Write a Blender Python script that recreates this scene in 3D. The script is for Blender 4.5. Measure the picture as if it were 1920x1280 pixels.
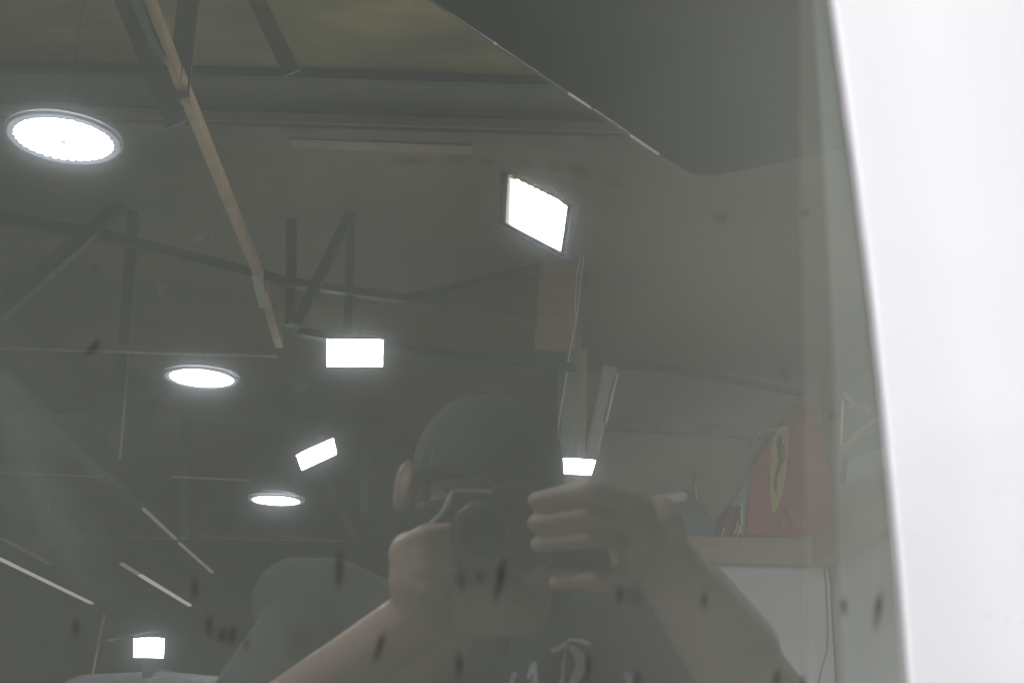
import bpy, bmesh, math, random
from mathutils import Vector, Matrix

random.seed(7)
for o in list(bpy.data.objects):
    bpy.data.objects.remove(o)
S = bpy.context.scene
COL = S.collection

# ------------------------------------------------------------------ geometry of the view
# The photograph looks into a leaning van window and shows the workshop reflected in it.  F, VP and ROLL come from
# the reflected lamps and beams; the room is upright (Z up, floor at 0), the glass leans, the camera faces the glass.
F = 2500.0
VP = (855.0, 1455.0)                       # vanishing point of the reflected beams that run along room Y
ROLL = math.radians(1.9)
SELF = (905.0, 1000.0)                     # where the lens sees itself: foot of the normal onto the glass
DIST = 0.76                                # lens to glass
EYE = Vector((0, 0, 1.30))                 # mirror image of the lens behind the glass
yh = Vector((VP[0]-960, -(VP[1]-640), F)).normalized()
e1 = Vector((math.cos(ROLL), -math.sin(ROLL), 0))
e1.z = -(e1.x*yh.x + e1.y*yh.y)/yh.z
e1.normalize()
zh = yh.cross(e1)
if zh.y < 0:
    zh = -zh
zh.normalize()

def room(v):
    return Vector((-v.dot(e1), v.dot(yh), v.dot(zh)))

def D(px, py):                             # direction in the room for a pixel, one unit deep along the view axis
    return room(Vector(((px-960)/F, -(py-640)/F, 1.0)))

def Q(px, py, depth):
    return EYE + D(px, py)*depth

def atY(px, py, Y):
    d = D(px, py)
    return EYE + d*((Y-EYE.y)/d.y)

def atZ(px, py, Z):
    d = D(px, py)
    return EYE + d*((Z-EYE.z)/d.z)

def atX(px, py, X):
    d = D(px, py)
    return EYE + d*((X-EYE.x)/d.x)

N = D(*SELF).normalized()                  # glass normal, into the room
G0 = EYE + N*DIST                          # a point on the glass
CAM = EYE + N*(2*DIST)

def onglass(px, py, off=0.0):
    d = D(px, py)
    return EYE + d*(((G0 + N*off - EYE).dot(N))/d.dot(N))

def refl(v):
    return v - N*(2*v.dot(N))

fw, up, rt = (refl(room(Vector(a))).normalized() for a in ((0, 0, 1), (0, 1, 0), (1, 0, 0)))
cd = bpy.data.cameras.new('camera')
cam = bpy.data.objects.new('camera', cd)
COL.objects.link(cam)
cam.matrix_world = Matrix(((rt.x, up.x, -fw.x, CAM.x), (rt.y, up.y, -fw.y, CAM.y), (rt.z, up.z, -fw.z, CAM.z), (0, 0, 0, 1)))
cd.sensor_width = 36
cd.lens = F/1920*36
cd.clip_start = 0.02
cd.clip_end = 200
cd.dof.use_dof = True
cd.dof.focus_distance = 6.0
cd.dof.aperture_fstop = 8.5
S.camera = cam

# ------------------------------------------------------------------ world, exposure (indoors: lamps light the scene)
W = bpy.data.worlds.new('World')
S.world = W
W.use_nodes = True
W.node_tree.nodes['Background'].inputs[0].default_value = (0.55, 0.6, 0.62, 1)
W.node_tree.nodes['Background'].inputs[1].default_value = 0.12
S.view_settings.view_transform = 'Standard'
S.view_settings.look = 'None'
S.view_settings.exposure = 0.0
S.view_settings.gamma = 1.0
S.render.engine = 'CYCLES'
S.cycles.use_denoising = True
S.cycles.max_bounces = 8
S.cycles.diffuse_bounces = 4
S.cycles.glossy_bounces = 4
S.cycles.transparent_max_bounces = 12
S.cycles.sample_clamp_indirect = 12
S.cycles.caustics_reflective = False
S.cycles.caustics_refractive = False
LAMP = 378.0
FLOOD = 180.0

# ------------------------------------------------------------------ materials
def nt(name):
    m = bpy.data.materials.new(name)
    m.use_nodes = True
    t = m.node_tree
    t.nodes.clear()
    return m, t

def mat(name, col, rough=0.6, var=0.25, scale=6.0, metal=0.0, bump=0.0, col2=None, stretch=(1, 1, 1), detail=6):
    m, t = nt(name)
    out = t.nodes.new('ShaderNodeOutputMaterial')
    b = t.nodes.new('ShaderNodeBsdfPrincipled')
    b.inputs['Roughness'].default_value = rough
    b.inputs['Metallic'].default_value = metal
    t.links.new(b.outputs[0], out.inputs[0])
    tc = t.nodes.new('ShaderNodeTexCoord')
    mp = t.nodes.new('ShaderNodeMapping')
    mp.inputs['Scale'].default_value = stretch
    n = t.nodes.new('ShaderNodeTexNoise')
    n.inputs['Scale'].default_value = scale
    n.inputs['Detail'].default_value = detail
    n.inputs['Roughness'].default_value = 0.6
    t.links.new(tc.outputs['Object'], mp.inputs[0])
    t.links.new(mp.outputs[0], n.inputs['Vector'])
    r = t.nodes.new('ShaderNodeValToRGB')
    c2 = col2 if col2 else tuple(c*(1-var) for c in col)
    c1 = col if col2 else tuple(min(1, c*(1+var)) for c in col)
    r.color_ramp.elements[0].position = 0.32
    r.color_ramp.elements[1].position = 0.68
    r.color_ramp.elements[0].color = (*c2, 1)
    r.color_ramp.elements[1].color = (*c1, 1)
    t.links.new(n.outputs['Fac'], r.inputs[0])
    t.links.new(r.outputs[0], b.inputs['Base Color'])
    if bump:
        bp = t.nodes.new('ShaderNodeBump')
        bp.inputs['Strength'].default_value = bump
        bp.inputs['Distance'].default_value = 0.01
        t.links.new(n.outputs['Fac'], bp.inputs['Height'])
        t.links.new(bp.outputs[0], b.inputs['Normal'])
    return m

def emit(name, col, s):
    m, t = nt(name)
    out = t.nodes.new('ShaderNodeOutputMaterial')
    e = t.nodes.new('ShaderNodeEmission')
    e.inputs[0].default_value = (*col, 1)
    e.inputs[1].default_value = s
    t.links.new(e.outputs[0], out.inputs[0])
    return m

M = {}
M['ceil_near'] = mat('ceiling boards', (0.38, 0.32, 0.155), 0.9, scale=1.6, col2=(0.16, 0.14, 0.08), stretch=(1, 2.2, 1), detail=8)
M['ceil_far'] = mat('ceiling sheet', (0.30, 0.265, 0.175), 0.9, scale=0.9, col2=(0.205, 0.198, 0.168), detail=8)
M['wall'] = mat('grey brown wall', (0.36, 0.325, 0.265), 0.9, scale=1.1, col2=(0.28, 0.255, 0.215), detail=8)
M['white_wall'] = mat('white plaster', (0.74, 0.75, 0.77), 0.85, 0.05, 2.0)
M['floor'] = mat('concrete floor', (0.36, 0.35, 0.33), 0.6, 0.2, 1.2, bump=0.1)
M['steel'] = mat('dark steel', (0.135, 0.15, 0.14), 0.55, 0.25, 5)
M['steel_mid'] = mat('grey steel', (0.19, 0.20, 0.18), 0.6, 0.25, 5)
M['steel_faint'] = mat('dull painted steel', (0.225, 0.225, 0.175), 0.7, 0.2, 5)
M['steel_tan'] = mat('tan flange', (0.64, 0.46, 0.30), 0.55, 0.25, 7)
M['steel_light'] = mat('pale steel', (0.62, 0.62, 0.56), 0.4, 0.15, 5)
M['pipe_blue'] = mat('blue grey pipe', (0.07, 0.10, 0.11), 0.5, 0.2, 5)
M['wood'] = mat('brown wood', (0.30, 0.24, 0.175), 0.7, scale=3.0, col2=(0.25, 0.195, 0.145), stretch=(6, 6, 0.6))
M['wood_beam'] = mat('pale brown timber', (0.46, 0.35, 0.25), 0.75, scale=3.0, col2=(0.36, 0.275, 0.20), stretch=(0.5, 6, 6))
M['tan_strip'] = mat('tan batten', (0.44, 0.345, 0.24), 0.7, 0.12, 4)
M['panel_dark'] = mat('dark panel', (0.032, 0.052, 0.058), 0.45, 0.3, 2)
M['bright_edge'] = mat('bright metal edge', (0.80, 0.82, 0.84), 0.22, 0.3, 14, metal=0.85, col2=(0.35, 0.37, 0.38))
M['chrome'] = mat('polished metal', (0.97, 0.97, 0.98), 0.40, 0.02, 30, metal=1.0)
M['skin'] = mat('skin', (0.42, 0.30, 0.235), 0.55, 0.16, 14, bump=0.05)
M['cap'] = mat('cap cloth', (0.030, 0.036, 0.045), 0.9, 0.2, 40)
M['shirt'] = mat('dark tee shirt', (0.045, 0.055, 0.052), 0.95, 0.2, 12)
M['print'] = mat('shirt print', (0.50, 0.54, 0.54), 0.9, 0.15, 60)
M['trousers'] = mat('dark trousers', (0.04, 0.045, 0.06), 0.9, 0.2, 12)
M['black'] = mat('black plastic', (0.02, 0.02, 0.021), 0.5, 0.2, 30)
M['beard'] = mat('dark hair', (0.05, 0.04, 0.035), 0.9, 0.2, 60)
M['lens'] = mat('lens glass', (0.01, 0.012, 0.02), 0.12, 0.2, 30)
M['strap'] = mat('grey strap', (0.36, 0.38, 0.39), 0.7, 0.2, 40)
M['red'] = mat('red flag cloth', (0.44, 0.052, 0.050), 0.85, 0.35, 7)
M['red_dark'] = mat('dark red wool', (0.20, 0.055, 0.05), 0.9, 0.3, 12)
M['yellow'] = mat('yellow shield', (0.66, 0.60, 0.13), 0.8, 0.1, 8)
M['blackprint'] = mat('black print', (0.03, 0.03, 0.035), 0.8, 0.2, 20)
M['poster'] = mat('poster sheet', (0.36, 0.39, 0.38), 0.6, 0.15, 4)
M['poster_line'] = mat('yellow green print', (0.85, 0.84, 0.42), 0.6, 0.1, 20)
M['paper'] = mat('white paper', (0.66, 0.67, 0.64), 0.8, 0.06, 6)
M['housing'] = mat('lamp housing', (0.20, 0.21, 0.24), 0.45, 0.15, 12)
M['housing_light'] = mat('flood frame', (0.60, 0.60, 0.68), 0.45, 0.1, 12)
M['led'] = emit('led white', (0.97, 0.98, 1.0), LAMP)
M['led_ring'] = emit('prismatic rim', (0.92, 0.93, 1.0), 1.15)
M['flood_led'] = emit('flood white', (0.96, 1.0, 0.98), FLOOD)
M['tube_lit'] = emit('lit tube', (0.97, 0.98, 1.0), 1.7)
M['dim_glow'] = emit('dim glow', (0.97, 0.97, 0.95), 0.62)
M['added_led'] = emit('added flood cool white', (0.94, 0.97, 1.0), FLOOD*1.5)
def grad_led():
    m_, t_ = nt('flood reflector')
    out = t_.nodes.new('ShaderNodeOutputMaterial'); e = t_.nodes.new('ShaderNodeEmission'); tc = t_.nodes.new('ShaderNodeTexCoord')
    sp = t_.nodes.new('ShaderNodeSeparateXYZ'); r1 = t_.nodes.new('ShaderNodeMapRange'); cr = t_.nodes.new('ShaderNodeValToRGB')
    r1.interpolation_type = 'SMOOTHSTEP'
    r1.inputs['From Min'].default_value = 0.98; r1.inputs['From Max'].default_value = 0.60
    r1.inputs['To Min'].default_value = 2.6; r1.inputs['To Max'].default_value = FLOOD
    t_.links.new(tc.outputs['Generated'], sp.inputs[0]); t_.links.new(sp.outputs['X'], r1.inputs['Value']); t_.links.new(sp.outputs['X'], cr.inputs[0])
    cr.color_ramp.elements[0].position = 0.55; cr.color_ramp.elements[0].color = (0.97, 1, 0.99, 1)
    cr.color_ramp.elements[1].position = 0.9; cr.color_ramp.elements[1].color = (1.0, 0.99, 0.86, 1)
    t_.links.new(cr.outputs[0], e.inputs[0]); t_.links.new(r1.outputs[0], e.inputs[1]); t_.links.new(e.outputs[0], out.inputs[0])
    return m_
M['reflector_led'] = grad_led()
M['vanpaint'] = mat('dark van paint', (0.16, 0.17, 0.185), 0.25, 0.1, 3)
M['tyre'] = mat('tyre rubber', (0.025, 0.025, 0.025), 0.85, 0.2, 20)
M['rim'] = mat('wheel rim', (0.45, 0.45, 0.46), 0.35, 0.1, 10, metal=0.8)
M['dark_glass'] = mat('dark glass', (0.02, 0.022, 0.025), 0.1, 0.2, 5)
M['white_paint'] = mat('white car paint', (0.825, 0.81, 0.845), 0.6, 0.012, 3)
M['film'] = mat('tint film', (0.060, 0.072, 0.062), 0.9, 0.12, 3)
M['trim_a'] = mat('inner trim grey', (0.33, 0.32, 0.29), 0.8, 0.10, 5, stretch=(1, .3, 1))
M['trim_b'] = mat('inner trim pale', (0.84, 0.86, 0.87), 0.8, 0.10, 5, stretch=(1, .3, 1))
M['rubber'] = mat('rubber seal', (0.46, 0.43, 0.47), 0.7, 0.2, 20)
M['tube'] = mat('unlit tube light', (0.30, 0.32, 0.31), 0.4, 0.1, 6)
M['door_dark'] = mat('dark door', (0.17, 0.165, 0.155), 0.6, 0.15, 3)

def glass_material():
    """tinted glass: mirror reflection, a thin hazy lobe and a coat of dust plus glare painted in towards pillar and bottom"""
    m, t = nt('dusty tinted glass')
    L = t.links.new
    nn = t.nodes.new
    out = nn('ShaderNodeOutputMaterial')
    tc = nn('ShaderNodeTexCoord')
    sx = nn('ShaderNodeSeparateXYZ')
    L(tc.outputs['Object'], sx.inputs[0])
    g = nn('ShaderNodeMapRange')  # veiling glare beside the white pillar, painted as extra coverage
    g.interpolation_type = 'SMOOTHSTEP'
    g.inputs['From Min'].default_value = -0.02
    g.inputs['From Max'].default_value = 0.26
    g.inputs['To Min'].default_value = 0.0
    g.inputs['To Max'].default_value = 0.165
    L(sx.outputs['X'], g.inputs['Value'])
    def noise(scale, sc, lo, hi, amt, det=5):
        mp = nn('ShaderNodeMapping')
        mp.inputs['Scale'].default_value = sc
        mp.inputs['Rotation'].default_value = (0, 0, 0.5)
        L(tc.outputs['Object'], mp.inputs[0])
        n = nn('ShaderNodeTexNoise')
        n.inputs['Scale'].default_value = scale
        n.inputs['Detail'].default_value = det
        L(mp.outputs[0], n.inputs['Vector'])
        r = nn('ShaderNodeMapRange')
        r.inputs['From Min'].default_value = lo
        r.inputs['From Max'].default_value = hi
        r.inputs['To Max'].default_value = amt
        L(n.outputs['Fac'], r.inputs['Value'])
        return r.outputs[0]
    def add(a, b):
        x = nn('ShaderNodeMath')
        L(a, x.inputs[0])
        if isinstance(b, float):
            x.inputs[1].default_value = b
        else:
            L(b, x.inputs[1])
        return x.outputs[0]
    g2 = nn('ShaderNodeMapRange')  # lighter towards the bottom, painted in to offset the photographer's shadow
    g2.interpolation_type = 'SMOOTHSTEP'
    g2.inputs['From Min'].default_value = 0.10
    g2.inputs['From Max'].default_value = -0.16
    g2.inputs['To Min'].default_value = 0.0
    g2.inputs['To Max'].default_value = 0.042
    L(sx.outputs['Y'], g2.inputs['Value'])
    dust_glare = add(add(g.outputs[0], g2.outputs[0]), 0.067)
    dust_glare = add(dust_glare, noise(5, (1.0, 2.0, 1), 0.45, 0.75, 0.022))
    dust_glare = add(dust_glare, noise(900, (1, 1, 1), 0.35, 0.75, 0.012, 2))
    dif = nn('ShaderNodeBsdfDiffuse')
    dif.inputs[0].default_value = (0.60, 0.615, 0.555, 1)
    tr = nn('ShaderNodeBsdfTransparent')
    tr.inputs[0].default_value = (0.80, 0.83, 0.80, 1)
    m1 = nn('ShaderNodeMixShader')
    L(dust_glare, m1.inputs[0]); L(tr.outputs[0], m1.inputs[1]); L(dif.outputs[0], m1.inputs[2])
    fr = nn('ShaderNodeFresnel')
    fr.inputs[0].default_value = 2.25
    gl = nn('ShaderNodeBsdfGlossy')
    gl.inputs['Roughness'].default_value = 0.0
    gl.inputs[0].default_value = (1, 1, 1, 1)
    hz = nn('ShaderNodeBsdfGlossy')
    hz.inputs['Roughness'].default_value = 0.075
    hz.inputs[0].default_value = (0.85, 0.9, 1.0, 1)
    m0 = nn('ShaderNodeMixShader')
    m0.inputs[0].default_value = 0.014
    L(gl.outputs[0], m0.inputs[1]); L(hz.outputs[0], m0.inputs[2])
    m2 = nn('ShaderNodeMixShader')
    L(fr.outputs[0], m2.inputs[0]); L(m1.outputs[0], m2.inputs[1]); L(m0.outputs[0], m2.inputs[2])
    L(m2.outputs[0], out.inputs[0])
    return m
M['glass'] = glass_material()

def fleck_material(name, col, dens):
    """dried dirt: dense in the middle, thinning out to nothing at the ragged rim"""
    m, t = nt(name)
    L = t.links.new
    nn = t.nodes.new
    out = nn('ShaderNodeOutputMaterial')
    tc = nn('ShaderNodeTexCoord')
    mp = nn('ShaderNodeVectorMath'); mp.operation = 'LENGTH'
    L(tc.outputs['Object'], mp.inputs[0])
    n = nn('ShaderNodeTexNoise'); n.inputs['Scale'].default_value = 3.0; n.inputs['Detail'].default_value = 4
    oi = nn('ShaderNodeObjectInfo')
    av = nn('ShaderNodeVectorMath')
    L(tc.outputs['Object'], av.inputs[0]); L(oi.outputs['Location'], av.inputs[1])
    L(av.outputs[0], n.inputs['Vector'])
    a = nn('ShaderNodeMath'); a.operation = 'MULTIPLY_ADD'
    a.inputs[1].default_value = 1.1; 
    L(n.outputs['Fac'], a.inputs[0]); L(mp.outputs['Value'], a.inputs[2])
    r = nn('ShaderNodeMapRange'); r.interpolation_type = 'SMOOTHSTEP'
    r.inputs['From Min'].default_value = 1.5; r.inputs['From Max'].default_value = 0.6
    r.inputs['To Min'].default_value = 0.0; r.inputs['To Max'].default_value = dens
    L(a.outputs[0], r.inputs['Value'])
    d = nn('ShaderNodeBsdfDiffuse'); d.inputs[0].default_value = (*col, 1)
    tr = nn('ShaderNodeBsdfTransparent')
    mx = nn('ShaderNodeMixShader')
    L(r.outputs[0], mx.inputs[0]); L(tr.outputs[0], mx.inputs[1]); L(d.outputs[0], mx.inputs[2])
    L(mx.outputs[0], out.inputs[0])
    return m
M['fleck'] = fleck_material('dried mud', (0.030, 0.022, 0.018), 0.75)
M['smear'] = fleck_material('rusty smear', (0.040, 0.026, 0.020), 0.10)
M['pale_fleck'] = fleck_material('pale water spot', (0.20, 0.21, 0.21), 0.16)

# ------------------------------------------------------------------ mesh helpers
def link(name, bm, m, parent=None, smooth=False, recalc=True):
    me = bpy.data.meshes.new(name)
    if recalc:
        bmesh.ops.recalc_face_normals(bm, faces=bm.faces)
    bm.to_mesh(me)
    bm.free()
    if smooth:
        for p in me.polygons:
            p.use_smooth = True
    if m is not None:
        me.materials.append(m)
    o = bpy.data.objects.new(name, me)
    COL.objects.link(o)
    if parent is not None:
        o.parent = parent
        bpy.context.view_layer.update()
        o.matrix_parent_inverse = parent.matrix_world.inverted()
    return o

def tag(o, label, cat, group=None, kind=None):
    o['label'] = label
    if cat:
        o['category'] = cat
    if group:
        o['group'] = group
    if kind:
        o['kind'] = kind
    return o

def thing(name, label, cat, loc, group=None):
    o = bpy.data.objects.new(name, None)
    o.empty_display_size = 0.1
    COL.objects.link(o)
    o.location = loc
    bpy.context.view_layer.update()
    return tag(o, label, cat, group)

def structure(o):
    o['kind'] = 'structure'
    return o

def box(bm, c, ax, ay, az):
    """box from centre and three half-axis vectors"""
    vs = [bm.verts.new(c + ax*i + ay*j + az*k) for i in (-1, 1) for j in (-1, 1) for k in (-1, 1)]
    for f in ((0, 1, 3, 2), (4, 6, 7, 5), (0, 4, 5, 1), (2, 3, 7, 6), (0, 2, 6, 4), (1, 5, 7, 3)):
        bm.faces.new([vs[i] for i in f])

def abox(bm, lo, hi):
    lo, hi = Vector(lo), Vector(hi)
    c = (lo+hi)/2
    h = (hi-lo)/2
    box(bm, c, Vector((h.x, 0, 0)), Vector((0, h.y, 0)), Vector((0, 0, h.z)))

def beam(bm, p0, p1, w, h, side=None):
    d = (p1-p0)
    L = d.length/2
    d.normalize()
    up_ = Vector((0, 0, 1)) if abs(d.z) < 0.9 else Vector((0, 1, 0))
    s = side if side is not None else d.cross(up_).normalized()
    s = (s - d*s.dot(d)).normalized()
    u = s.cross(d).normalized()
    box(bm, (p0+p1)/2, d*L, s*(w/2), u*(h/2))

def bevel(bm, w, seg=2):
    bmesh.ops.bevel(bm, geom=list(bm.edges), offset=w, segments=seg, affect='EDGES', profile=0.5)

def tube(bm, pts, rads, seg=10, cap=True):
    """tapered tube through points"""
    rings = []
    n = len(pts)
    prev = None
    for i, p in enumerate(pts):
        d = (pts[min(i+1, n-1)] - pts[max(i-1, 0)])
        d.normalize()
        a = prev if prev is not None else (Vector((0, 0, 1)) if abs(d.z) < 0.9 else Vector((1, 0, 0)))
        s = (a - d*a.dot(d)).normalized()
        prev = s
        t_ = d.cross(s)
        r = rads[i] if isinstance(rads, (list, tuple)) else rads
        rings.append([bm.verts.new(p + s*(r*math.cos(2*math.pi*k/seg)) + t_*(r*math.sin(2*math.pi*k/seg))) for k in range(seg)])
    for a, b in zip(rings, rings[1:]):
        for k in range(seg):
            bm.faces.new([a[k], a[(k+1) % seg], b[(k+1) % seg], b[k]])
    if cap:
        bm.faces.new(rings[0][::-1])
        bm.faces.new(rings[-1])

def capsule(bm, p0, p1, r0, r1, seg=14):
    d = p1-p0
    L = d.length
    if L < 1e-6:
        d = Vector((0, 0, 1)); L = 1e-4
    d = d.normalized()
    pts, rr = [], []
    for k in range(5):
        a = math.pi/2*(1-k/5)
        pts.append(p0 - d*(r0*math.sin(a))); rr.append(max(r0*math.cos(a), 1e-4))
    pts.append(p0); rr.append(r0)
    pts.append(p0+d*L); rr.append(r1)
    for k in range(1, 6):
        a = math.pi/2*k/5
        pts.append(p0 + d*L + d*(r1*math.sin(a))); rr.append(max(r1*math.cos(a), 1e-4))
    tube(bm, pts, rr, seg)

def ellipsoid(bm, c, ax, ay, az, seg=20, rings=14):
    rows = []
    for i in range(1, rings):
        th = math.pi*i/rings
        rows.append([bm.verts.new(c + ax*(math.sin(th)*math.cos(2*math.pi*k/seg)) + ay*(math.sin(th)*math.sin(2*math.pi*k/seg)) + az*math.cos(th)) for k in range(seg)])
    t_ = bm.verts.new(c+az)
    b_ = bm.verts.new(c-az)
    for a, b in zip(rows, rows[1:]):
        for k in range(seg):
            bm.faces.new([a[k], a[(k+1) % seg], b[(k+1) % seg], b[k]])
    for k in range(seg):
        bm.faces.new([t_, rows[0][(k+1) % seg], rows[0][k]])
        bm.faces.new([b_, rows[-1][k], rows[-1][(k+1) % seg]])

def remesh(o, v, it=6):
    r = o.modifiers.new('Remesh', 'REMESH')
    r.mode = 'VOXEL'
    r.voxel_size = v
    r.use_smooth_shade = True
    s = o.modifiers.new('Smooth', 'SMOOTH')
    s.factor = 0.5
    s.iterations = it

def newbm():
    return bmesh.new()

# ------------------------------------------------------------------ the setting: floor, ceiling, walls of the workshop
ZC = 4.55                                   # ceiling height
YB = 10.6                                   # wall behind the ledge
XS = atY(1555, 1055, YB).x                  # side wall (picture right = room -X)
XP = atY(1046, 800, YB).x                   # end of that wall, behind the timber post
b = newbm(); abox(b, (-9, -6, -0.1), (16, 30, 0.0)); structure(link('floor', b, M['floor']))
yn = atZ(500, 138, ZC).y
b = newbm(); abox(b, (-9, -6, ZC), (16, yn, ZC+0.1)); structure(link('ceiling_near', b, M['ceil_near']))
b = newbm(); abox(b, (-9, yn, ZC+0.004), (16, 30, ZC+0.1)); structure(link('ceiling_far', b, M['ceil_far']))
zl0, zl1 = atY(1440, 1056, YB-0.18).z, atY(1440, 1008, YB-0.18).z
b = newbm(); abox(b, (XS, YB, zl1-0.02), (XP, YB+0.2, ZC)); structure(link('wall_back', b, M['wall']))
b = newbm(); abox(b, (XS, YB+0.02, 0), (XP, YB+0.2, zl1-0.02)); structure(link('wall_back_lower', b, M['white_wall']))
b = newbm(); abox(b, (XS-0.2, 3.2, zl1-0.02), (XS, YB+0.2, ZC)); structure(link('wall_side', b, M['wall']))
b = newbm(); abox(b, (XS-0.2, 3.2, 0), (XS-0.02, YB+0.2, zl1-0.02)); structure(link('wall_side_lower', b, M['white_wall']))
b = newbm(); abox(b, (-9, 29, 0), (16, 29.2, ZC)); structure(link('wall_far', b, M['wall']))
b = newbm(); abox(b, (10, -6, 0), (10.2, 29, ZC)); structure(link('wall_left', b, M['wall']))

# timber ledge that runs along both walls
t = thing('timber_ledge', 'brown timber ledge running round the wall corner under the red flag', 'ledge', (XS, YB, 0))
b = newbm(); abox(b, (XS+0.18, YB-0.18, zl0), (XP, YB-0.002, zl1)); link('front_board', b, M['wood_beam'], t)
b = newbm(); abox(b, (XS+0.002, 3.4, zl0+0.003), (XS+0.177, YB-0.01, zl1+0.003)); link('side_board', b, M['wood_beam'], t)

# ------------------------------------------------------------------ beams, purlins, trusses
def ybar(name, a, c, Y, w, m, parent, dep=0.07):
    p0, p1 = atY(*a, Y), atY(*c, Y)
    wm = w*((p0-EYE).length+(p1-EYE).length)/2/F
    b = newbm()
    beam(b, p0, p1, dep, wm, Vector((0, 1, 0)))
    return link(name, b, m, parent)

def zbar(name, a, c, Z, w, m, parent, h=0.07):
    p0, p1 = atZ(*a, Z), atZ(*c, Z)
    # width as seen: perpendicular to the line in the picture
    mid = ((a[0]+c[0])/2, (a[1]+c[1])/2)
    L = math.hypot(c[0]-a[0], c[1]-a[1])
    nx, ny = -(c[1]-a[1])/L, (c[0]-a[0])/L
    q0, q1 = atZ(mid[0]-nx*w/2, mid[1]-ny*w/2, Z), atZ(mid[0]+nx*w/2, mid[1]+ny*w/2, Z)
    d = (p1-p0).normalized()
    wd = (q1-q0)
    wd = (wd - d*wd.dot(d)).length
    b = newbm()
    beam(b, p0 + Vector((0, 0, h/2)), p1 + Vector((0, 0, h/2)), wd, h)
    return link(name, b, m, parent)

ZB = 3.95
t = thing('main_beam', 'long steel beam with tan lit underside running past the nearest round lamp', 'beam', atZ(385, 330, ZB))
zbar('flange', (232, -60), (300, 105), ZB, 22, M['steel'], t)
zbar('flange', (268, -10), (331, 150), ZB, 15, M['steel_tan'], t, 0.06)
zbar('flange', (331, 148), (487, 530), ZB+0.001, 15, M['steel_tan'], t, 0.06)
zbar('splice_plate', (480, 518), (494, 578), ZB-0.012, 16, M['steel_light'], t, 0.03)
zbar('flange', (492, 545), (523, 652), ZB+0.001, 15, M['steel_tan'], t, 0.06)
ybar('web', (222, -30), (330, 235), 4.98, 36, M['steel'], t, 0.012)
ybar('gusset', (326, 128), (344, 185), 4.95, 26, M['steel_mid'], t, 0.012)

t = thing('roof_truss', 'dark steel roof truss crossing above the nearest round lamp', 'truss', atY(330, 150, 5.6))
ybar('post', (358, -40), (334, 175), 4.96, 38, M['steel_mid'], t, 0.012)
ybar('diagonal', (452, -60), (548, 138), 5.0, 30, M['steel_faint'], t, 0.012)
zbar('chord', (-500, 119), (1055, 164), 4.50, 8, M['pipe_blue'], t, 0.05)

t = thing('ceiling_purlin', 'pale edged double purlin crossing the ceiling behind the dark overhead panel', 'purlin', atZ(500, 240, 4.45))
zbar('top_edge', (-500, 201), (1180, 251), 4.44, 7, M['steel_light'] if False else M['tan_strip'], t, 0.05)
zbar('body', (-500, 219), (1190, 268), 4.42, 20, M['steel_mid'], t, 0.1)
zbar('batten', (545, 270), (885, 282), 4.41, 16, M['tan_strip'], t, 0.05)

t = thing('roof_truss', 'sloping dark truss behind the middle round lamp and tan beam', 'truss', atY(240, 640, 7.6))
ybar('chord', (-300, 350), (250, 455), 7.6, 19, M['steel'], t)
ybar('chord', (250, 455), (530, 528), 7.6, 17, M['steel'], t)
ybar('chord', (530, 528), (1008, 597), 7.6, 14, M['steel_mid'], t)
ybar('post', (252, 400), (234, 648), 7.65, 19, M['steel'], t)
ybar('post', (230, 664), (213, 860), 8.4, 22, M['steel'], t)
ybar('diagonal', (-60, 640), (245, 368), 7.55, 26, M['steel'], t)
ybar('diagonal', (555, 610), (662, 392), 7.55, 18, M['steel'], t)
ybar('diagonal', (764, 562), (1012, 503), 7.55, 15, M['steel'], t)
ybar('post', (549, 285), (545, 610), 7.7, 18, M['steel_mid'], t)
ybar('post', (660, 380), (652, 640), 7.7, 16, M['steel_mid'], t)
ybar('tie_rod', (-200, 646), (520, 668), 7.3, 3.5, M['steel_light'], t, 0.02)

t = thing('service_pipe', 'dark horizontal pipe running right of the middle floodlight', 'pipe', atY(900, 665, 7.9))
ybar('pipe', (560, 622), (760, 655), 7.9, 14, M['steel'], t)
ybar('pipe', (760, 655), (1082, 690), 7.9, 12, M['pipe_blue'], t)
t = thing('service_pipe', 'thin dark pipe sloping across the brown wall above the flag', 'pipe', atY(1300, 700, 10.4))
ybar('pipe', (1092, 662), (1512, 738), 10.4, 9, M['pipe_blue'], t)
t = thing('wall_rail', 'dark horizontal rail on the brown wall level with the cap', 'rail', atY(1300, 810, 10.45))
ybar('rail', (1110, 792), (1440, 812), 10.45, 22, M['steel_mid'], t)

t = thing('roof_truss', 'dark truss in the bay behind the second round lamp', 'truss', atY(300, 780, 11.5))
ybar('chord', (-200, 762), (775, 788), 11.5, 11, M['steel'], t)
ybar('diagonal', (60, 782), (330, 708), 11.5, 17, M['steel'], t)
ybar('diagonal', (318, 722), (222, 850), 11.5, 15, M['steel'], t)
ybar('post', (348, 780), (346, 1010), 11.6, 14, M['steel'], t)
ybar('post', (690, 700), (682, 960), 11.6, 15, M['steel_mid'], t)
ybar('diagonal', (585, 850), (668, 1010), 11.6, 15, M['steel'], t)
ybar('diagonal', (565, 690), (590, 830), 11.6, 20, M['steel_mid'], t)
ybar('tie_rod', (320, 893), (470, 900), 11.4, 3, M['steel_light'], t, 0.02)
ybar('tie_rod', (-100, 881), (190, 893), 11.4, 2.5, M['steel_light'], t, 0.02)

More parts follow.
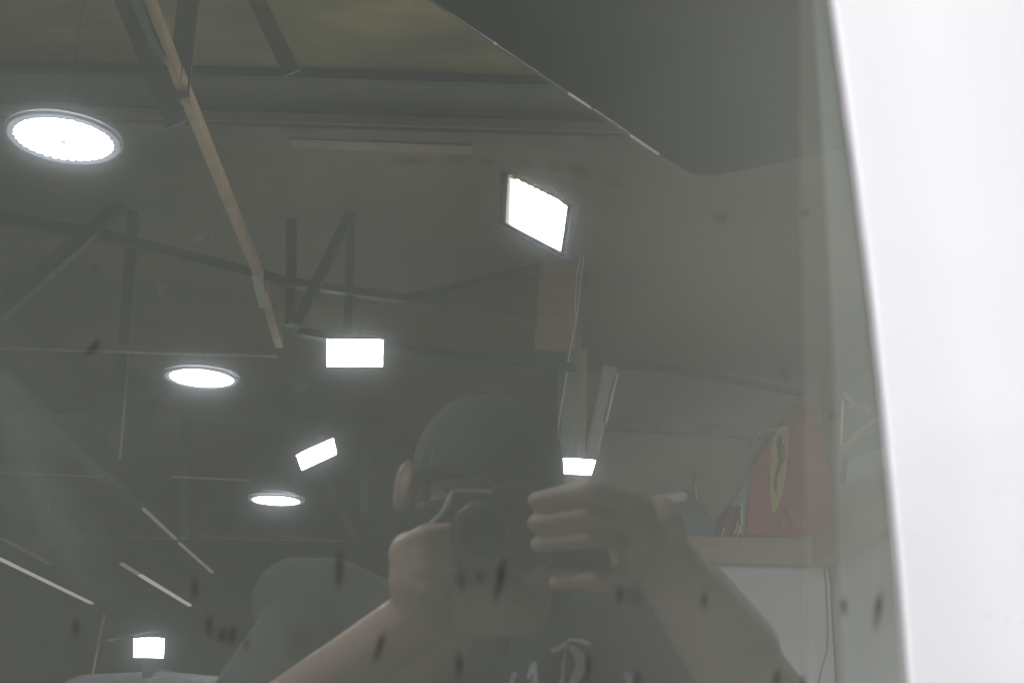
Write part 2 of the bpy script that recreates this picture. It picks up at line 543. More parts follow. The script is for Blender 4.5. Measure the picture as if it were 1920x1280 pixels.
ZD = 3.75
t = thing('crane_rail', 'dark rail descending from the smudge at the frame edge with a bright underside', 'beam', atZ(200, 900, ZD))
zbar('rail', (-30, 690), (130, 838), ZD, 30, M['steel'], t)
zbar('rail', (130, 838), (300, 985), ZD, 22, M['steel'], t)
zbar('underside', (268, 955), (330, 1012), ZD-0.02, 3.4, M['dim_glow'], t, 0.02)  # glow put into the rail underside by emission; the rail is no lamp
zbar('underside', (336, 1019), (398, 1074), ZD-0.02, 3.4, M['dim_glow'], t, 0.02)
t = thing('tube_lamp', 'thin lit tube lamp descending above the lowest floodlight', 'lamp', atZ(300, 1100, 3.1))
zbar('tube', (228, 1058), (258, 1077), 3.1, 4, M['dim_glow'], t, 0.02)
zbar('tube', (262, 1079), (356, 1136), 3.1, 3.6, M['tube_lit'], t, 0.02)
t = thing('tube_lamp', 'thin lit tube lamp descending at the lowest corner of the window', 'lamp', atZ(90, 1090, 3.1))
zbar('tube', (-120, 992), (172, 1132), 3.1, 3.0, M['tube_lit'], t, 0.02)
t = thing('forked_batten', 'faint forked metal batten above the long corner tube', 'batten', atZ(50, 1030, 3.3))
zbar('strip', (5, 1011), (95, 1058), 3.3, 4, M['steel_light'], t, 0.02)
ybar('strip', (55, 1040), (98, 1014), 15, 3, M['steel_light'], t, 0.02)
t = thing('roof_truss', 'far dark truss with a bright lower edge behind the third round lamp', 'truss', atY(250, 1010, 17))
ybar('chord', (-100, 990), (700, 1014), 17, 9, M['steel_mid'], t)
ybar('edge', (160, 1003), (330, 1009), 16.8, 3.5, M['steel_light'], t, 0.02)
ybar('edge', (370, 1009), (640, 1014), 16.8, 1.6, M['steel_light'], t, 0.02)
ybar('diagonal', (60, 1000), (120, 880), 17, 14, M['steel'], t)
ybar('diagonal', (400, 940), (365, 1000), 17, 14, M['steel'], t)
ybar('post', (195, 1095), (197, 1160), 17, 16, M['steel'], t)
t = thing('yellow_pole', 'thin yellowish pole beside the lowest floodlight', 'pole', atY(172, 1290, 13))
p0, p1 = atY(195, 1150, 13), atY(165, 1300, 13)
b = newbm(); tube(b, [p0, (p0+p1)/2, p1, Vector((p1.x+0.1, p1.y, 0))], 0.016); link('tube', b, M['tan_strip'], t)
t = thing('dark_door', 'dark sliding door in the distance behind the lowest floodlight', 'door', atY(350, 1290, 20))
p0, p1 = atY(318, 1172, 20), atY(398, 1440, 20)
b = newbm(); abox(b, (min(p0.x, p1.x), 20, 0), (max(p0.x, p1.x), 20.1, p0.z)); link('leaf', b, M['door_dark'], t)
b = newbm(); beam(b, Vector((p1.x+0.2, 19.97, 1.0)), Vector((p1.x+0.2, 19.97, 1.3)), 0.04, 0.04); link('handle', b, M['steel_light'], t)

# timber post with cable
t = thing('timber_post', 'brown timber post behind the framed floodlight', 'post', atY(1055, 700, 8.2))
c = [atY(x, y, 8.2) for x, y in ((1020, 440), (1096, 440), (1078, 650), (1002, 645))]
b = newbm()
lo = [b.verts.new(p) for p in c]; hi = [b.verts.new(p + Vector((0, 0.12, 0))) for p in c]
b.faces.new(lo); b.faces.new(hi[::-1])
for k in range(4):
    b.faces.new([lo[k], hi[k], hi[(k+1) % 4], lo[(k+1) % 4]])
link('upper_board', b, M['wood_beam'], t)
b = newbm()
p0, p1 = atY(1096, 330, 8.35), atY(1052, 1010, 8.35)
beam(b, p0, p1, 0.10, 0.12); link('post', b, M['steel_mid'], t)
b = newbm()
p0, p1 = atY(1085, 660, 8.45), atY(1078, 1000, 8.45)
beam(b, p0, p1, 0.10, 0.16); link('lower_board', b, M['wood'], t)
t = thing('power_cable', 'thin pale cable hanging down the timber post from the framed floodlight', 'cable', atY(1080, 600, 8.1))
for pts in (((1106, 350), (1104, 400), (1098, 450), (1082, 510), (1078, 570), (1080, 600), (1068, 660), (1058, 730), (1046, 800)),
            ((1104, 420), (1096, 470), (1090, 520), (1086, 560), (1080, 600))):
    b = newbm(); tube(b, [atY(x, y, 8.1) for x, y in pts], 0.0042, 6); link('strand', b, M['paper'], t, True)
t = thing('tube_light', 'unlit pale tube light hanging behind the cap', 'light', atY(1130, 760, 8.6))
b = newbm(); beam(b, atY(1142, 690, 8.6), atY(1108, 850, 8.6), 0.10, 0.16); bevel(b, 0.02); link('tray', b, M['tube'], t)
b = newbm(); tube(b, [atY(1158, 700, 8.5), atY(1136, 792, 8.5)], 0.008, 8); link('tube', b, M['paper'], t, True)

# ------------------------------------------------------------------ round high-bay lamps
def round_lamp(px, py, label, Z, dia, at=None):
    c = at if at is not None else atZ(px, py, Z)
    t = thing('round_lamp', label, 'lamp', c, 'round lamps hanging in a row')
    R = dia/2
    seg = 168
    b = newbm()
    ring = []
    for k in range(seg):
        a = 2*math.pi*k/seg
        r = R*(0.74 + 0.10*abs(math.cos(17*a))**1.5)
        ring.append(b.verts.new(c + Vector((r*math.cos(a), r*math.sin(a), 0))))
    inner = [b.verts.new(c + Vector((R*0.05*math.cos(2*math.pi*k/seg), R*0.05*math.sin(2*math.pi*k/seg), 0))) for k in range(seg)]
    for k in range(seg):
        b.faces.new([ring[k], inner[k], inner[(k+1) % seg], ring[(k+1) % seg]])
    link('led_panel', b, M['led'], t, recalc=False)
    b = newbm()
    prof = [(0.84, -0.004), (0.93, -0.004), (0.93, 0.004), (0.84, 0.004)]
    def lathe(b, prof, close=True, seg=64):
        rows = [[b.verts.new(c + Vector((R*r*math.cos(2*math.pi*k/seg), R*r*math.sin(2*math.pi*k/seg), z))) for k in range(seg)] for r, z in prof]
        n = len(rows)
        for i in range(n if close else n-1):
            A, B = rows[i], rows[(i+1) % n]
            for k in range(seg):
                b.faces.new([A[k], B[k], B[(k+1) % seg], A[(k+1) % seg]])
    lathe(b, prof); link('lens_ring', b, M['led_ring'], t)
    for r in (0.955, 0.985):
        b = newbm(); lathe(b, [(r, -0.002), (r+0.012, -0.002), (r+0.012, 0.006), (r, 0.006)]); link('rim', b, M['housing'], t)
    b = newbm(); lathe(b, [(0.03, 0.012), (0.99, 0.012), (0.97, 0.022), (0.6, 0.05), (0.25, 0.06), (0.03, 0.06)]); link('housing', b, M['housing'], t)
    b = newbm(); lathe(b, [(0.001, -0.01), (0.06, -0.01), (0.06, 0.012), (0.001, 0.012)], seg=16); link('hub', b, M['housing'], t)
    b = newbm(); tube(b, [c + Vector((0, 0, 0.05)), Vector((c.x, c.y, ZC))], 0.0008, 6); link('hanger', b, M['black'], t)
    return t
ZL = 3.12
round_lamp(120, 262, 'largest round white lamp hanging beside the tan beam', ZL, 0.352)
round_lamp(378, 709, 'middle sized round white lamp below the end of the tan beam', ZL, 0.37)
round_lamp(518, 938, 'smallest round white lamp near the ear of the photographer', ZL, 0.40)
# lamps added outside the view: one overhead, two by the side wall
A_, B_ = atZ(120, 262, ZL), atZ(378, 709, ZL)
step = (B_-A_)
round_lamp(0, 0, 'added unseen round white lamp overhead, next before the largest one seen', ZL, 0.36, at=A_-step)
for y, z, lab in ((7.6, 2.75, 'added low round white lamp beside the side wall, hidden by the white pillar'), (3.5, ZL, 'added unseen round white lamp above the side wall, nearest the white pillar')):  # unseen pair, added to light the pillar, person and white walls
    round_lamp(0, 0, lab, ZL, 0.36, at=Vector((-2.72, y, z)))

# ------------------------------------------------------------------ floodlights
def flood(corners, depth, label, frame=True, bracket=None, teeth=True, dz=(0, 0, 0, 0), m=None, fr=0.10):
    P = [Q(x, y, depth+z) for (x, y), z in zip(corners, dz)]
    c = sum(P, Vector())/4
    t = thing('floodlight', label, 'floodlight', c, 'rectangular floodlights')
    ex = (P[1]-P[0]); ey = (P[0]-P[3])
    nrm = ex.cross(ey).normalized()
    if nrm.dot(EYE-c) < 0:
        nrm = -nrm
    def pt(u, v, o):
        a = P[0].lerp(P[1], u); d_ = P[3].lerp(P[2], u)
        return d_.lerp(a, v) + nrm*o
    b = newbm()
    n = 56
    top = []
    for k in range(n+1):
        u = k/n
        v = 1.0 + (0.05*abs(math.sin(u*math.pi*9)) if teeth and 0.1 < u < 0.92 else 0)
        top.append(b.verts.new(pt(u, v, 0)))
    bot = [b.verts.new(pt(k/n, 0, 0)) for k in range(n+1)]
    for k in range(n):
        b.faces.new([bot[k], bot[k+1], top[k+1], top[k]])
    b.normal_update()
    b.faces.ensure_lookup_table()
    if b.faces[0].normal.dot(nrm) < 0:
        bmesh.ops.reverse_faces(b, faces=list(b.faces))
    link('led_panel', b, m or M['flood_led'], t, recalc=False)
    # frame: four bars, and the finned housing behind
    w = fr
    def quadbar(name, u0, u1, v0, v1, mm):
        b = newbm()
        q = [pt(u0, v0, 0.006), pt(u1, v0, 0.006), pt(u1, v1, 0.006), pt(u0, v1, 0.006)]
        r = [p - nrm*0.05 for p in q]
        A = [b.verts.new(p) for p in q]; B = [b.verts.new(p) for p in r]
        b.faces.new(A); b.faces.new(B[::-1])
        for k in range(4):
            b.faces.new([A[k], B[k], B[(k+1) % 4], A[(k+1) % 4]])
        link(name, b, mm, t)
    if frame:
        quadbar('frame_bar', -w*1.2, -w*0.1, -w*1.0, 1.06, M['housing'])
        quadbar('frame_bar', 1.01, 1+w*0.75, -w*1.0, 1.06, M['housing'])
        quadbar('frame_bar', -w*0.08, 1.005, -w*1.0, -0.02, M['housing'])
        quadbar('rim', -w*1.55, -w*1.23, -w*1.4, 1.10, M['housing_light'])
        quadbar('rim', 1+w*0.78, 1+w*1.15, -w*1.4, 1.06, M['housing_light'])
        quadbar('rim', -w*1.2, 1+w*0.76, -w*1.4, -w*1.04, M['housing_light'])
    else:
        quadbar('frame_bar', -0.03, -0.003, -0.05, 1.06, M['housing'])
        quadbar('frame_bar', 1.003, 1.03, -0.05, 1.06, M['housing'])
    b = newbm()
    box(b, c - nrm*0.06, ex*0.5, ey*0.5, nrm*0.035)
    link('housing', b, M['housing'], t)
    b = newbm()
    tube(b, [c - nrm*0.09, c - nrm*0.16, c - nrm*0.18 + Vector((0, 0, 0.12))], 0.014, 8)
    link('bracket', b, M['steel'], t)
    if bracket:
        b = newbm(); tube(b, [c - nrm*0.18 + Vector((0, 0, 0.12)), bracket], 0.012, 8); link('mount', b, M['steel'], t)
    return t
flood([(954, 332), (1063, 387), (1051, 470), (949, 417)], 5.9, 'large floodlight in a pale frame beside the timber post', True,
      atY(1100, 420, 8.3), dz=(0.1, -0.05, -0.05, 0.1), m=M['reflector_led'])
flood([(613, 636), (718, 637), (717, 687), (613, 687)], 6.8, 'upright floodlight below the end of the tan beam', False, atY(745, 650, 7.8), False)
flood([(556, 853), (625, 822), (631, 851), (566, 881)], 9.6, 'small tilted floodlight above the smallest round lamp', False, atY(590, 800, 11.4))
flood([(1056, 859), (1117, 863), (1108, 890), (1057, 887)], 7.9, 'small floodlight just above the raised hand', False, atY(1085, 850, 8.3))
flood([(251, 1197), (308, 1197), (306, 1232), (251, 1231)], 12.6, 'lowest floodlight above the parked van roof', False, atY(200, 1200, 12.9))
def added_flood(c, aim, w, h, label):  # fill floodlight added out of view to brighten the flag corner
    t = thing('floodlight', label, 'floodlight', c, 'rectangular floodlights')
    n_ = (aim-c).normalized()
    sx_ = n_.cross(Vector((0, 0, 1))).normalized()
    sy_ = sx_.cross(n_)
    b = newbm()
    vs = [b.verts.new(c + sx_*(w/2*i) + sy_*(h/2*j)) for i, j in ((-1, -1), (1, -1), (1, 1), (-1, 1))]
    f = b.faces.new(vs); b.normal_update()
    if f.normal.dot(n_) < 0:
        f.normal_flip()
    link('led_panel', b, M['added_led'], t, recalc=False)
    b = newbm(); box(b, c - n_*0.04, sx_*(w/2+0.02), sy_*(h/2+0.02), n_*0.03); link('housing', b, M['housing'], t)
    b = newbm(); box(b, c + n_*0.10 + sy_*(h/2+0.03), sx_*(w/2+0.03), sy_*0.004, n_*0.12); link('visor', b, M['housing'], t)  # shield added to keep the fill light off the ceiling
    b = newbm(); tube(b, [c - n_*0.06, Vector((XS, c.y-0.1, c.z))], 0.012, 8); link('bracket', b, M['steel'], t)
added_flood(Vector((-2.35, 5.9, 3.05)), Vector((-2.1, YB, 2.6)), 0.42, 0.28, 'added floodlight on the side wall aimed at the ledge corner, hidden by the pillar')
t = thing('camera_mount', 'small dark fitting with a pale clip under the tan beam end', 'fitting', Q(565, 725, 8))
b = newbm(); box(b, Q(560, 715, 8), Vector((0.07, 0, 0)), Vector((0, 0.04, 0)), Vector((0, 0, 0.035))); bevel(b, 0.01); link('body', b, M['steel'], t)
b = newbm(); tube(b, [Q(556, 722, 7.93), Q(560, 738, 7.93), Q(572, 738, 7.93), Q(576, 726, 7.93)], 0.010, 6); link('clip', b, M['steel_mid'], t)

# ------------------------------------------------------------------ dark overhead panel with a bright edge
def slab(pts, back, b):
    A = [b.verts.new(p) for p in pts]
    B = [b.verts.new(p + back) for p in pts]
    b.faces.new(A); b.faces.new(B[::-1])
    n = len(A)
    for k in range(n):
        b.faces.new([A[k], B[k], B[(k+1) % n], A[(k+1) % n]])
def OP(x, y, o=0.0):                        # the panel's own plane, leaning over the photographer
    return Q(x, y, 2.9 + 0.00035*(x-1100) + 0.0012*(325-y) + o)
t = thing('overhead_panel', 'dark smooth overhead panel with a bright metal edge above the photographer', 'panel', OP(1300, 200))
pts = [(700, -72), (808, 0), (930, 82), (1060, 170), (1180, 252), (1245, 297), (1290, 322), (1330, 330), (1400, 318), (1500, 296), (1600, 276), (1760, 250), (1760, -250), (700, -250)]
b = newbm(); slab([OP(x, y) for x, y in pts], Vector((0, 0.004, 0.0)), b); link('sheet', b, M['panel_dark'], t)
edge = pts[:7]
b = newbm(); tube(b, [OP(x, y+1, -0.004) for x, y in edge], [0.0035, 0.0035, 0.0045, 0.0045, 0.0055, 0.004, 0.003], 8); link('edge_trim', b, M['bright_edge'], t, True)
for a_, c_ in (((1066, 175), (1110, 204)), ((1113, 206), (1179, 251)), ((1181, 253), (1236, 290)), ((926, 80), (931, 84))):
    # glint shaped in: metal strips tilted half-way between window and added overhead lamp
    pa, pc = OP(a_[0], a_[1], -0.009), OP(c_[0], c_[1], -0.009)
    pm = (pa+pc)/2
    hv = ((EYE-pm).normalized() + ((A_-step)-pm).normalized()).normalized()
    dv = (pc-pa).normalized()
    hv = (hv - dv*hv.dot(dv)).normalized()
    sv = dv.cross(hv)
    b = newbm(); box(b, pm, dv*((pc-pa).length/2), sv*0.0026, hv*0.0012); link('edge_glint', b, M['chrome'], t)
for x in (900, 1700):
    p = OP(x, -220)
    b = newbm(); tube(b, [p, Vector((p.x, p.y, ZC))], 0.012, 8); link('hanger', b, M['steel'], t)

# ------------------------------------------------------------------ things on the ledge
def rows_mesh(rows, Y, fold, n=14):
    """cloth between a left and a right outline, with folds towards the viewer"""
    b = newbm()
    grid = []
    for (y, xl, xr) in rows:
        r = []
        for k in range(n+1):
            u = k/n
            p = atY(xl + (xr-xl)*u, y, Y)
            p.y -= fold(u, y)
            r.append(b.verts.new(p))
        grid.append(r)
    for A, B in zip(grid, grid[1:]):
        for k in range(n):
            b.faces.new([A[k], A[k+1], B[k+1], B[k]])
    return b
ff = lambda u, y: 0.07 + 0.06*math.sin(u*8.5+0.4) + 0.015*math.sin(y*0.03+u*5)
FY = YB - 0.06
flag = rows_mesh([(757, 1496, 1508), (790, 1466, 1524), (830, 1436, 1538), (880, 1404, 1547), (930, 1400, 1556), (970, 1397, 1562), (1006, 1394, 1568)], FY, ff, 40)
fo = tag(link('flag', flag, M['red'], None, True), 'red flag with a yellow shield and black horse standing on the timber ledge', 'flag')
sd = fo.modifiers.new('Solidify', 'SOLIDIFY'); sd.thickness = 0.004
def on_flag(x, y, o):
    lims = [(757, 1496, 1508), (790, 1466, 1524), (830, 1436, 1538), (880, 1404, 1547), (930, 1400, 1556), (970, 1397, 1562), (1006, 1394, 1568)]
    for A, B in zip(lims, lims[1:]):
        if A[0] <= y <= B[0]:
            f = (y-A[0])/(B[0]-A[0])
            xl, xr = A[1]+(B[1]-A[1])*f, A[2]+(B[2]-A[2])*f
            break
    u = (x-xl)/max(xr-xl, 1)
    p = atY(x, y, FY)
    p.y -= ff(u, y) + o
    return p
def flat_poly(name, pts, o, m, parent):
    b = newbm()
    vs = [b.verts.new(on_flag(x, y, o)) for x, y in pts]
    b.faces.new(vs)
    bmesh.ops.triangulate(b, faces=b.faces)
    return link(name, b, m, parent)
def rows_on_flag(name, rows, o, m):
    b = newbm()
    g = [[b.verts.new(on_flag(xl+(xr-xl)*k/6, y, o)) for k in range(7)] for y, xl, xr in rows]
    for A, B in zip(g, g[1:]):
        for k in range(6):
            b.faces.new([A[k], A[k+1], B[k+1], B[k]])
    return link(name, b, m, fo)
rows_on_flag('shield', [(806, 1458, 1471), (815, 1448, 1473), (830, 1441, 1475), (850, 1438, 1475), (880, 1437, 1474), (905, 1438, 1470), (930, 1439, 1464), (950, 1441, 1457), (964, 1445, 1450)], 0.010, M['yellow'])
# prancing horse, narrow as the folded cloth shows it
rows_on_flag('horse', [(824, 1453, 1457), (832, 1450, 1459), (842, 1448, 1458), (852, 1450, 1461), (862, 1452, 1464), (870, 1455, 1464), (880, 1452, 1460), (892, 1449, 1456), (904, 1446, 1453), (914, 1446, 1454), (918, 1449, 1453)], 0.016, M['blackprint'])
rows_on_flag('horse', [(838, 1458, 1461), (843, 1460, 1467), (848, 1463, 1467), (853, 1464, 1466)], 0.016, M['blackprint'])
rows_on_flag('horse', [(870, 1462, 1465), (860, 1466, 1469), (852, 1467, 1469)][::-1], 0.016, M['blackprint'])
rows_on_flag('horse', [(916, 1447, 1450), (924, 1449, 1453), (931, 1453, 1456)], 0.016, M['blackprint'])
rows_on_flag('lettering', [(952, 1466, 1471), (970, 1472, 1479), (990, 1481, 1488)], 0.014, M['blackprint'])
rows_on_flag('lettering', [(962, 1463, 1467), (975, 1458, 1463), (992, 1452, 1457)], 0.014, M['blackprint'])
b = rows_mesh([(806, 1425, 1462), (812, 1418, 1446), (822, 1412, 1428), (842, 1402, 1410)], FY-0.02, ff, 6)
link('white_edge', b, M['paper'], fo)

def prism(name, pts, Y, dep, m, parent):
    b = newbm(); slab([atY(x, y, Y) for x, y in pts], Vector((0, dep, 0)), b); return link(name, b, m, parent)
o = prism('white_pennant', [(1364, 960), (1414, 872), (1412, 900), (1402, 1004), (1382, 1004)], YB-0.09, 0.02, M['tube'], None)
tag(o, 'pale pointed pennant leaning beside the red flag', 'pennant')
t = thing('red_scarf', 'small dark red scarf with white fringe on the timber ledge', 'scarf', atY(1372, 1004, YB-0.13))
b = rows_mesh([(950, 1366, 1384), (975, 1354, 1390), (992, 1348, 1388), (1005, 1352, 1386)], YB-0.12, lambda u, y: 0.02*math.sin(u*9), 8)
o = link('cloth', b, M['red_dark'], t); o.modifiers.new('Solidify', 'SOLIDIFY').thickness = 0.02
for k, (x0, y0, x1, y1) in enumerate(((1389, 955, 1388, 1000), (1384, 975, 1376, 1002), (1386, 985, 1382, 1006), (1358, 988, 1352, 1004), (1390, 940, 1392, 985))):
    b = newbm(); tube(b, [atY(x0, y0, YB-0.17), atY((x0+x1)/2+2, (y0+y1)/2, YB-0.17), atY(x1, y1, YB-0.17)], 0.006, 5); link('fringe', b, M['paper'], t)
t = thing('dark_bag', 'dark rounded bag on the timber ledge behind the raised hand', 'bag', atY(1300, 1004, YB-0.1))
b = newbm(); slab([atY(x, y, YB-0.17) for x, y in ((1240, 1006), (1246, 950), (1262, 932), (1290, 930), (1318, 945), (1336, 975), (1344, 1006))], Vector((0, 0.16, 0)), b); bevel(b, 0.015); link('body', b, M['pipe_blue'], t)
b = newbm(); tube(b, [atY(1270, 940, YB-0.16), atY(1285, 918, YB-0.14), atY(1305, 938, YB-0.16)], 0.01, 6); link('handle', b, M['black'], t)
t = thing('paper_roll', 'pale paper roll lying on the dark bag beside the hand', 'roll', atY(1260, 935, YB-0.25))
b = newbm(); tube(b, [atY(1225, 938, YB-0.28), atY(1272, 930, YB-0.2), atY(1284, 930, YB-0.18)], [0.045, 0.045, 0.04], 14); link('sheet', b, M['paper'], t, True)
b = newbm(); tube(b, [atY(1222, 938.6, YB-0.284), atY(1275, 929.5, YB-0.195)], 0.02, 10); link('core', b, M['wood'], t)
t = thing('red_tool_box', 'faded dark red carton behind the bag on the ledge', 'carton', atY(1320, 920, YB-0.05))
b = newbm(); slab([atY(x, y, YB-0.05) for x, y in ((1302, 940), (1304, 880), (1336, 876), (1338, 1000), (1320, 1002))], Vector((0, 0.04, 0)), b); link('box', b, M['wood'], t)
b = newbm(); tube(b, [atY(1304, 905, YB-0.06), atY(1306, 935, YB-0.06)], 0.006, 6); link('tape', b, M['paper'], t)

# poster on the side wall
XW = XS + 0.02
t = thing('wall_poster', 'grey poster with yellow line drawing hung on the side wall past the flag', 'poster', atX(1600, 900, XW))
def xslab(name, pts, o, th, m):
    b = newbm()
    A = [atX(x, y, XW+o) for x, y in pts]
    slab(A, Vector((-th, 0, 0)), b)
    return link(name, b, m, t)
xslab('sheet', [(1577, 735), (1720, 620), (1720, 885), (1572, 915)], 0.0, 0.015, M['poster'])
def xline(pts, w, m=None, nm='print_line'):
    b = newbm()
    P = [atX(x, y, XW+0.014) for x, y in pts]
    tube(b, P, w*13.0/F/2, 5)
    link(nm, b, m or M['poster_line'], t)
xline([(1580, 752), (1578, 800), (1577, 838)], 4)
xline([(1584, 738), (1600, 757), (1630, 768)], 5)
xline([(1592, 762), (1612, 762), (1632, 768)], 4)
xline([(1576, 838), (1592, 832), (1604, 816), (1622, 800), (1660, 778)], 6)
xline([(1574, 846), (1590, 842), (1606, 826), (1624, 812), (1660, 796)], 3, M['paper'])
xslab('white_box', [(1590, 862), (1655, 838), (1655, 876), (1586, 902)], 0.012, 0.01, M['paper'])
xslab('dark_bar', [(1580, 858), (1588, 858), (1584, 906), (1572, 910)], 0.014, 0.01, M['blackprint'])
xline([(1592, 902), (1625, 890), (1660, 876)], 4, M['paper'])
t = thing('wall_cable', 'thin dark cable hanging down the white corner below the ledge', 'cable', atY(1545, 1280, YB-0.03))
b = newbm(); tube(b, [atY(x, y, YB-0.03) for x, y in ((1545, 1056), (1550, 1110), (1553, 1170), (1551, 1220), (1540, 1255), (1532, 1290))], 0.006, 6); link('strand', b, M['steel_mid'], t)

# ------------------------------------------------------------------ parked van whose roof just shows
t = thing('parked_van', 'grey van roof with bright streaks behind the shoulder of the photographer', 'van', Q(300, 1400, 6.2) * 1.0)
yv = 6.2
xa, xb = atY(150, 1300, yv).x, atY(455, 1300, yv).x
zt = atY(300, 1257, yv).z
xm, hw = (xa+xb)/2, abs(xa-xb)/2 + 0.45
b = newbm()
prof = [(-hw, 0.30), (-hw-0.03, 0.75), (-hw+0.02, 1.05), (-hw+0.14, zt-0.28), (-hw+0.25, zt-0.12), (-hw*0.45, zt-0.025), (0, zt), (hw*0.45, zt-0.025), (hw-0.25, zt-0.12), (hw-0.14, zt-0.28), (hw-0.02, 1.05), (hw+0.03, 0.75), (hw, 0.30)]
ys = [(yv-0.35, 0.96), (yv, 1.0), (yv+1.6, 1.0), (yv+2.9, 0.97)]
R_ = [[b.verts.new(Vector((xm+x*s, y, z*s if z > 0.6 else z))) for x, z in prof] for y, s in ys]
for A, B in zip(R_, R_[1:]):
    for k in range(len(prof)-1):
        b.faces.new([A[k], A[k+1], B[k+1], B[k]])
b.faces.new(R_[0]); b.faces.new(R_[-1][::-1])
for A, B in zip(R_, R_[1:]):
    b.faces.new([A[-1], A[0], B[0], B[-1]])
o = link('body', b, M['vanpaint'], t)
o.modifiers.new('Bevel', 'BEVEL').width = 0.04
for x in (-0.33, 0.02):  # bright strips stand in for highlights along the glossy roof
    b = newbm(); beam(b, Vector((xm+x*hw*1.6, yv-0.2, zt-0.014)), Vector((xm+x*hw*1.6-0.12, yv+2.6, zt-0.01)), 0.05, 0.05); link('roof_streak', b, M['bright_edge'], t)
b = newbm(); slab([Vector((xm-hw*0.62, yv-0.36, zt-0.25)), Vector((xm+hw*0.62, yv-0.36, zt-0.25)), Vector((xm+hw*0.72, yv-0.36, 1.1)), Vector((xm-hw*0.72, yv-0.36, 1.1))], Vector((0, -0.01, 0)), b); link('rear_window', b, M['dark_glass'], t)
for x in (-1, 1):
    for y in (0.4, 2.4):
        b = newbm(); tube(b, [Vector((xm+x*(hw-0.12), yv+y, 0.33)), Vector((xm+x*(hw+0.04), yv+y, 0.33))], 0.33, 28); w = link('wheel', b, M['tyre'], t)
        b = newbm(); tube(b, [Vector((xm+x*(hw+0.03), yv+y, 0.33)), Vector((xm+x*(hw+0.05), yv+y, 0.33))], 0.2, 20); link('rim', b, M['rim'], w)

# ------------------------------------------------------------------ the van side with the window (what the camera looks at)
ux = (onglass(1400, 640) - onglass(600, 640)).normalized()         # picture right, along the glass
ux = (ux - N*ux.dot(N)).normalized()
uy = N.cross(ux)
if uy.z < 0:
    uy = -uy
O_ = onglass(960, 640)
def loc2(p):
    v = p - O_
    return v.dot(ux), v.dot(uy)
def G(x, y, z=0.0):
    return O_ + ux*x + uy*y + N*z
edge_px = [(1535, -180), (1558, 0), (1579, 150), (1599, 300), (1618, 440), (1637, 600), (1652, 740), (1668, 900), (1684, 1080), (1699, 1270), (1712, 1450)]
edge = [loc2(onglass(x, y)) for x, y in edge_px]
trim1 = [loc2(onglass(x, y)) for x, y in ((1499, -180), (1502, 0), (1505, 300), (1509, 600), (1514, 900), (1518, 1280), (1520, 1450))]
trim2 = [loc2(onglass(x, y)) for x, y in ((1527, -180), (1533, 0), (1552, 300), (1571, 640), (1576, 900), (1590, 1280), (1596, 1450))]
top_y, bot_y = edge[0][1], edge[-1][1]
van = thing('white_van', 'white van side with a dusty dark tinted window', 'van', G(0, 0) + Vector((0, -0.6, -G(0, 0).z)))
# extend the outline above and below the view
def ext(poly, up_, dn):
    (x0, y0), (x1, y1) = poly[0], poly[1]
    a = (x0 + (x0-x1)/(y0-y1)*up_, y0+up_)
    (x0, y0), (x1, y1) = poly[-1], poly[-2]
    c = (x0 + (x0-x1)/(y0-y1)*(-dn), y0-dn)
    return [a] + poly + [c]
E = ext(edge, 0.12, 0.25); T1 = ext(trim1, 0.12, 0.25); T2 = ext(trim2, 0.12, 0.25)
XL = -0.95
# glass pane: its object origin and axes lie on the pane, so the dust follows the pane
gm = Matrix(((ux.x, uy.x, N.x, O_.x), (ux.y, uy.y, N.y, O_.y), (ux.z, uy.z, N.z, O_.z), (0, 0, 0, 1)))
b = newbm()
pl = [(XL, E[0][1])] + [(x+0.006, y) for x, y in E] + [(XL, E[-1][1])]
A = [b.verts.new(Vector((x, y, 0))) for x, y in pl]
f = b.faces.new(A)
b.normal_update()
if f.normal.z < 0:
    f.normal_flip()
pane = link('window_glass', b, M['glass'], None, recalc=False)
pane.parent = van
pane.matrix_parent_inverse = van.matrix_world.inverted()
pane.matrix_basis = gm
def strip(name, Lft, Rgt, z, m):
    b = newbm()
    A = [b.verts.new(G(x, y, z)) for x, y in Lft]
    B = [b.verts.new(G(x, y, z)) for x, y in Rgt]
    # both outlines have their own heights: bridge as one polygon
    b.faces.new(A + B[::-1])
    bmesh.ops.triangulate(b, faces=b.faces)
    o = link(name, b, m, van)
    return o
strip('tint_film', [(XL, E[0][1]), (XL, E[-1][1])], T1, -0.006, M['film'])
strip('inner_trim', [(x-0.004, y) for x, y in T1], T2, -0.010, M['trim_a'])
strip('inner_trim', [(x-0.004, y) for x, y in T2], [(x+0.02, y) for x, y in E], -0.014, M['trim_b'])
# white pillar: swept profile from the window edge outwards
prof = [(0.0015, -0.012), (0.0010, 0.0020), (0.0011, 0.0040), (0.0016, 0.0049), (0.0030, 0.0050), (0.008, 0.0047), (0.020, 0.0041), (0.034, 0.0035), (0.042, 0.0037),
        (0.056, 0.0046), (0.075, 0.0052), (0.11, 0.0058), (0.16, 0.0060), (0.22, 0.0056), (0.30, 0.0010), (0.40, -0.020), (0.46, -0.060)]
def resample(poly, n):
    out = []
    y0, y1 = poly[0][1], poly[-1][1]
    for i in range(n+1):
        y = y0 + (y1-y0)*i/n
        for (xa, ya), (xb, yb) in zip(poly, poly[1:]):
            if yb <= y + 1e-9 <= ya + 2e-9:
                f = (y-ya)/(yb-ya)
                out.append((xa+(xb-xa)*f, y))
                break
        else:
            out.append(poly[-1])
    return out
Es = resample(E, 40)
b = newbm()
g = []
for i, (x, y) in enumerate(Es):
    # the crease drifts away from the edge further down
    k = 1.0 + 0.35*(i/40)
    g.append([b.verts.new(G(x + (u if u < 0.01 else u*(k if u < 0.12 else 1+0.1*(k-1))), y, z)) for u, z in prof])
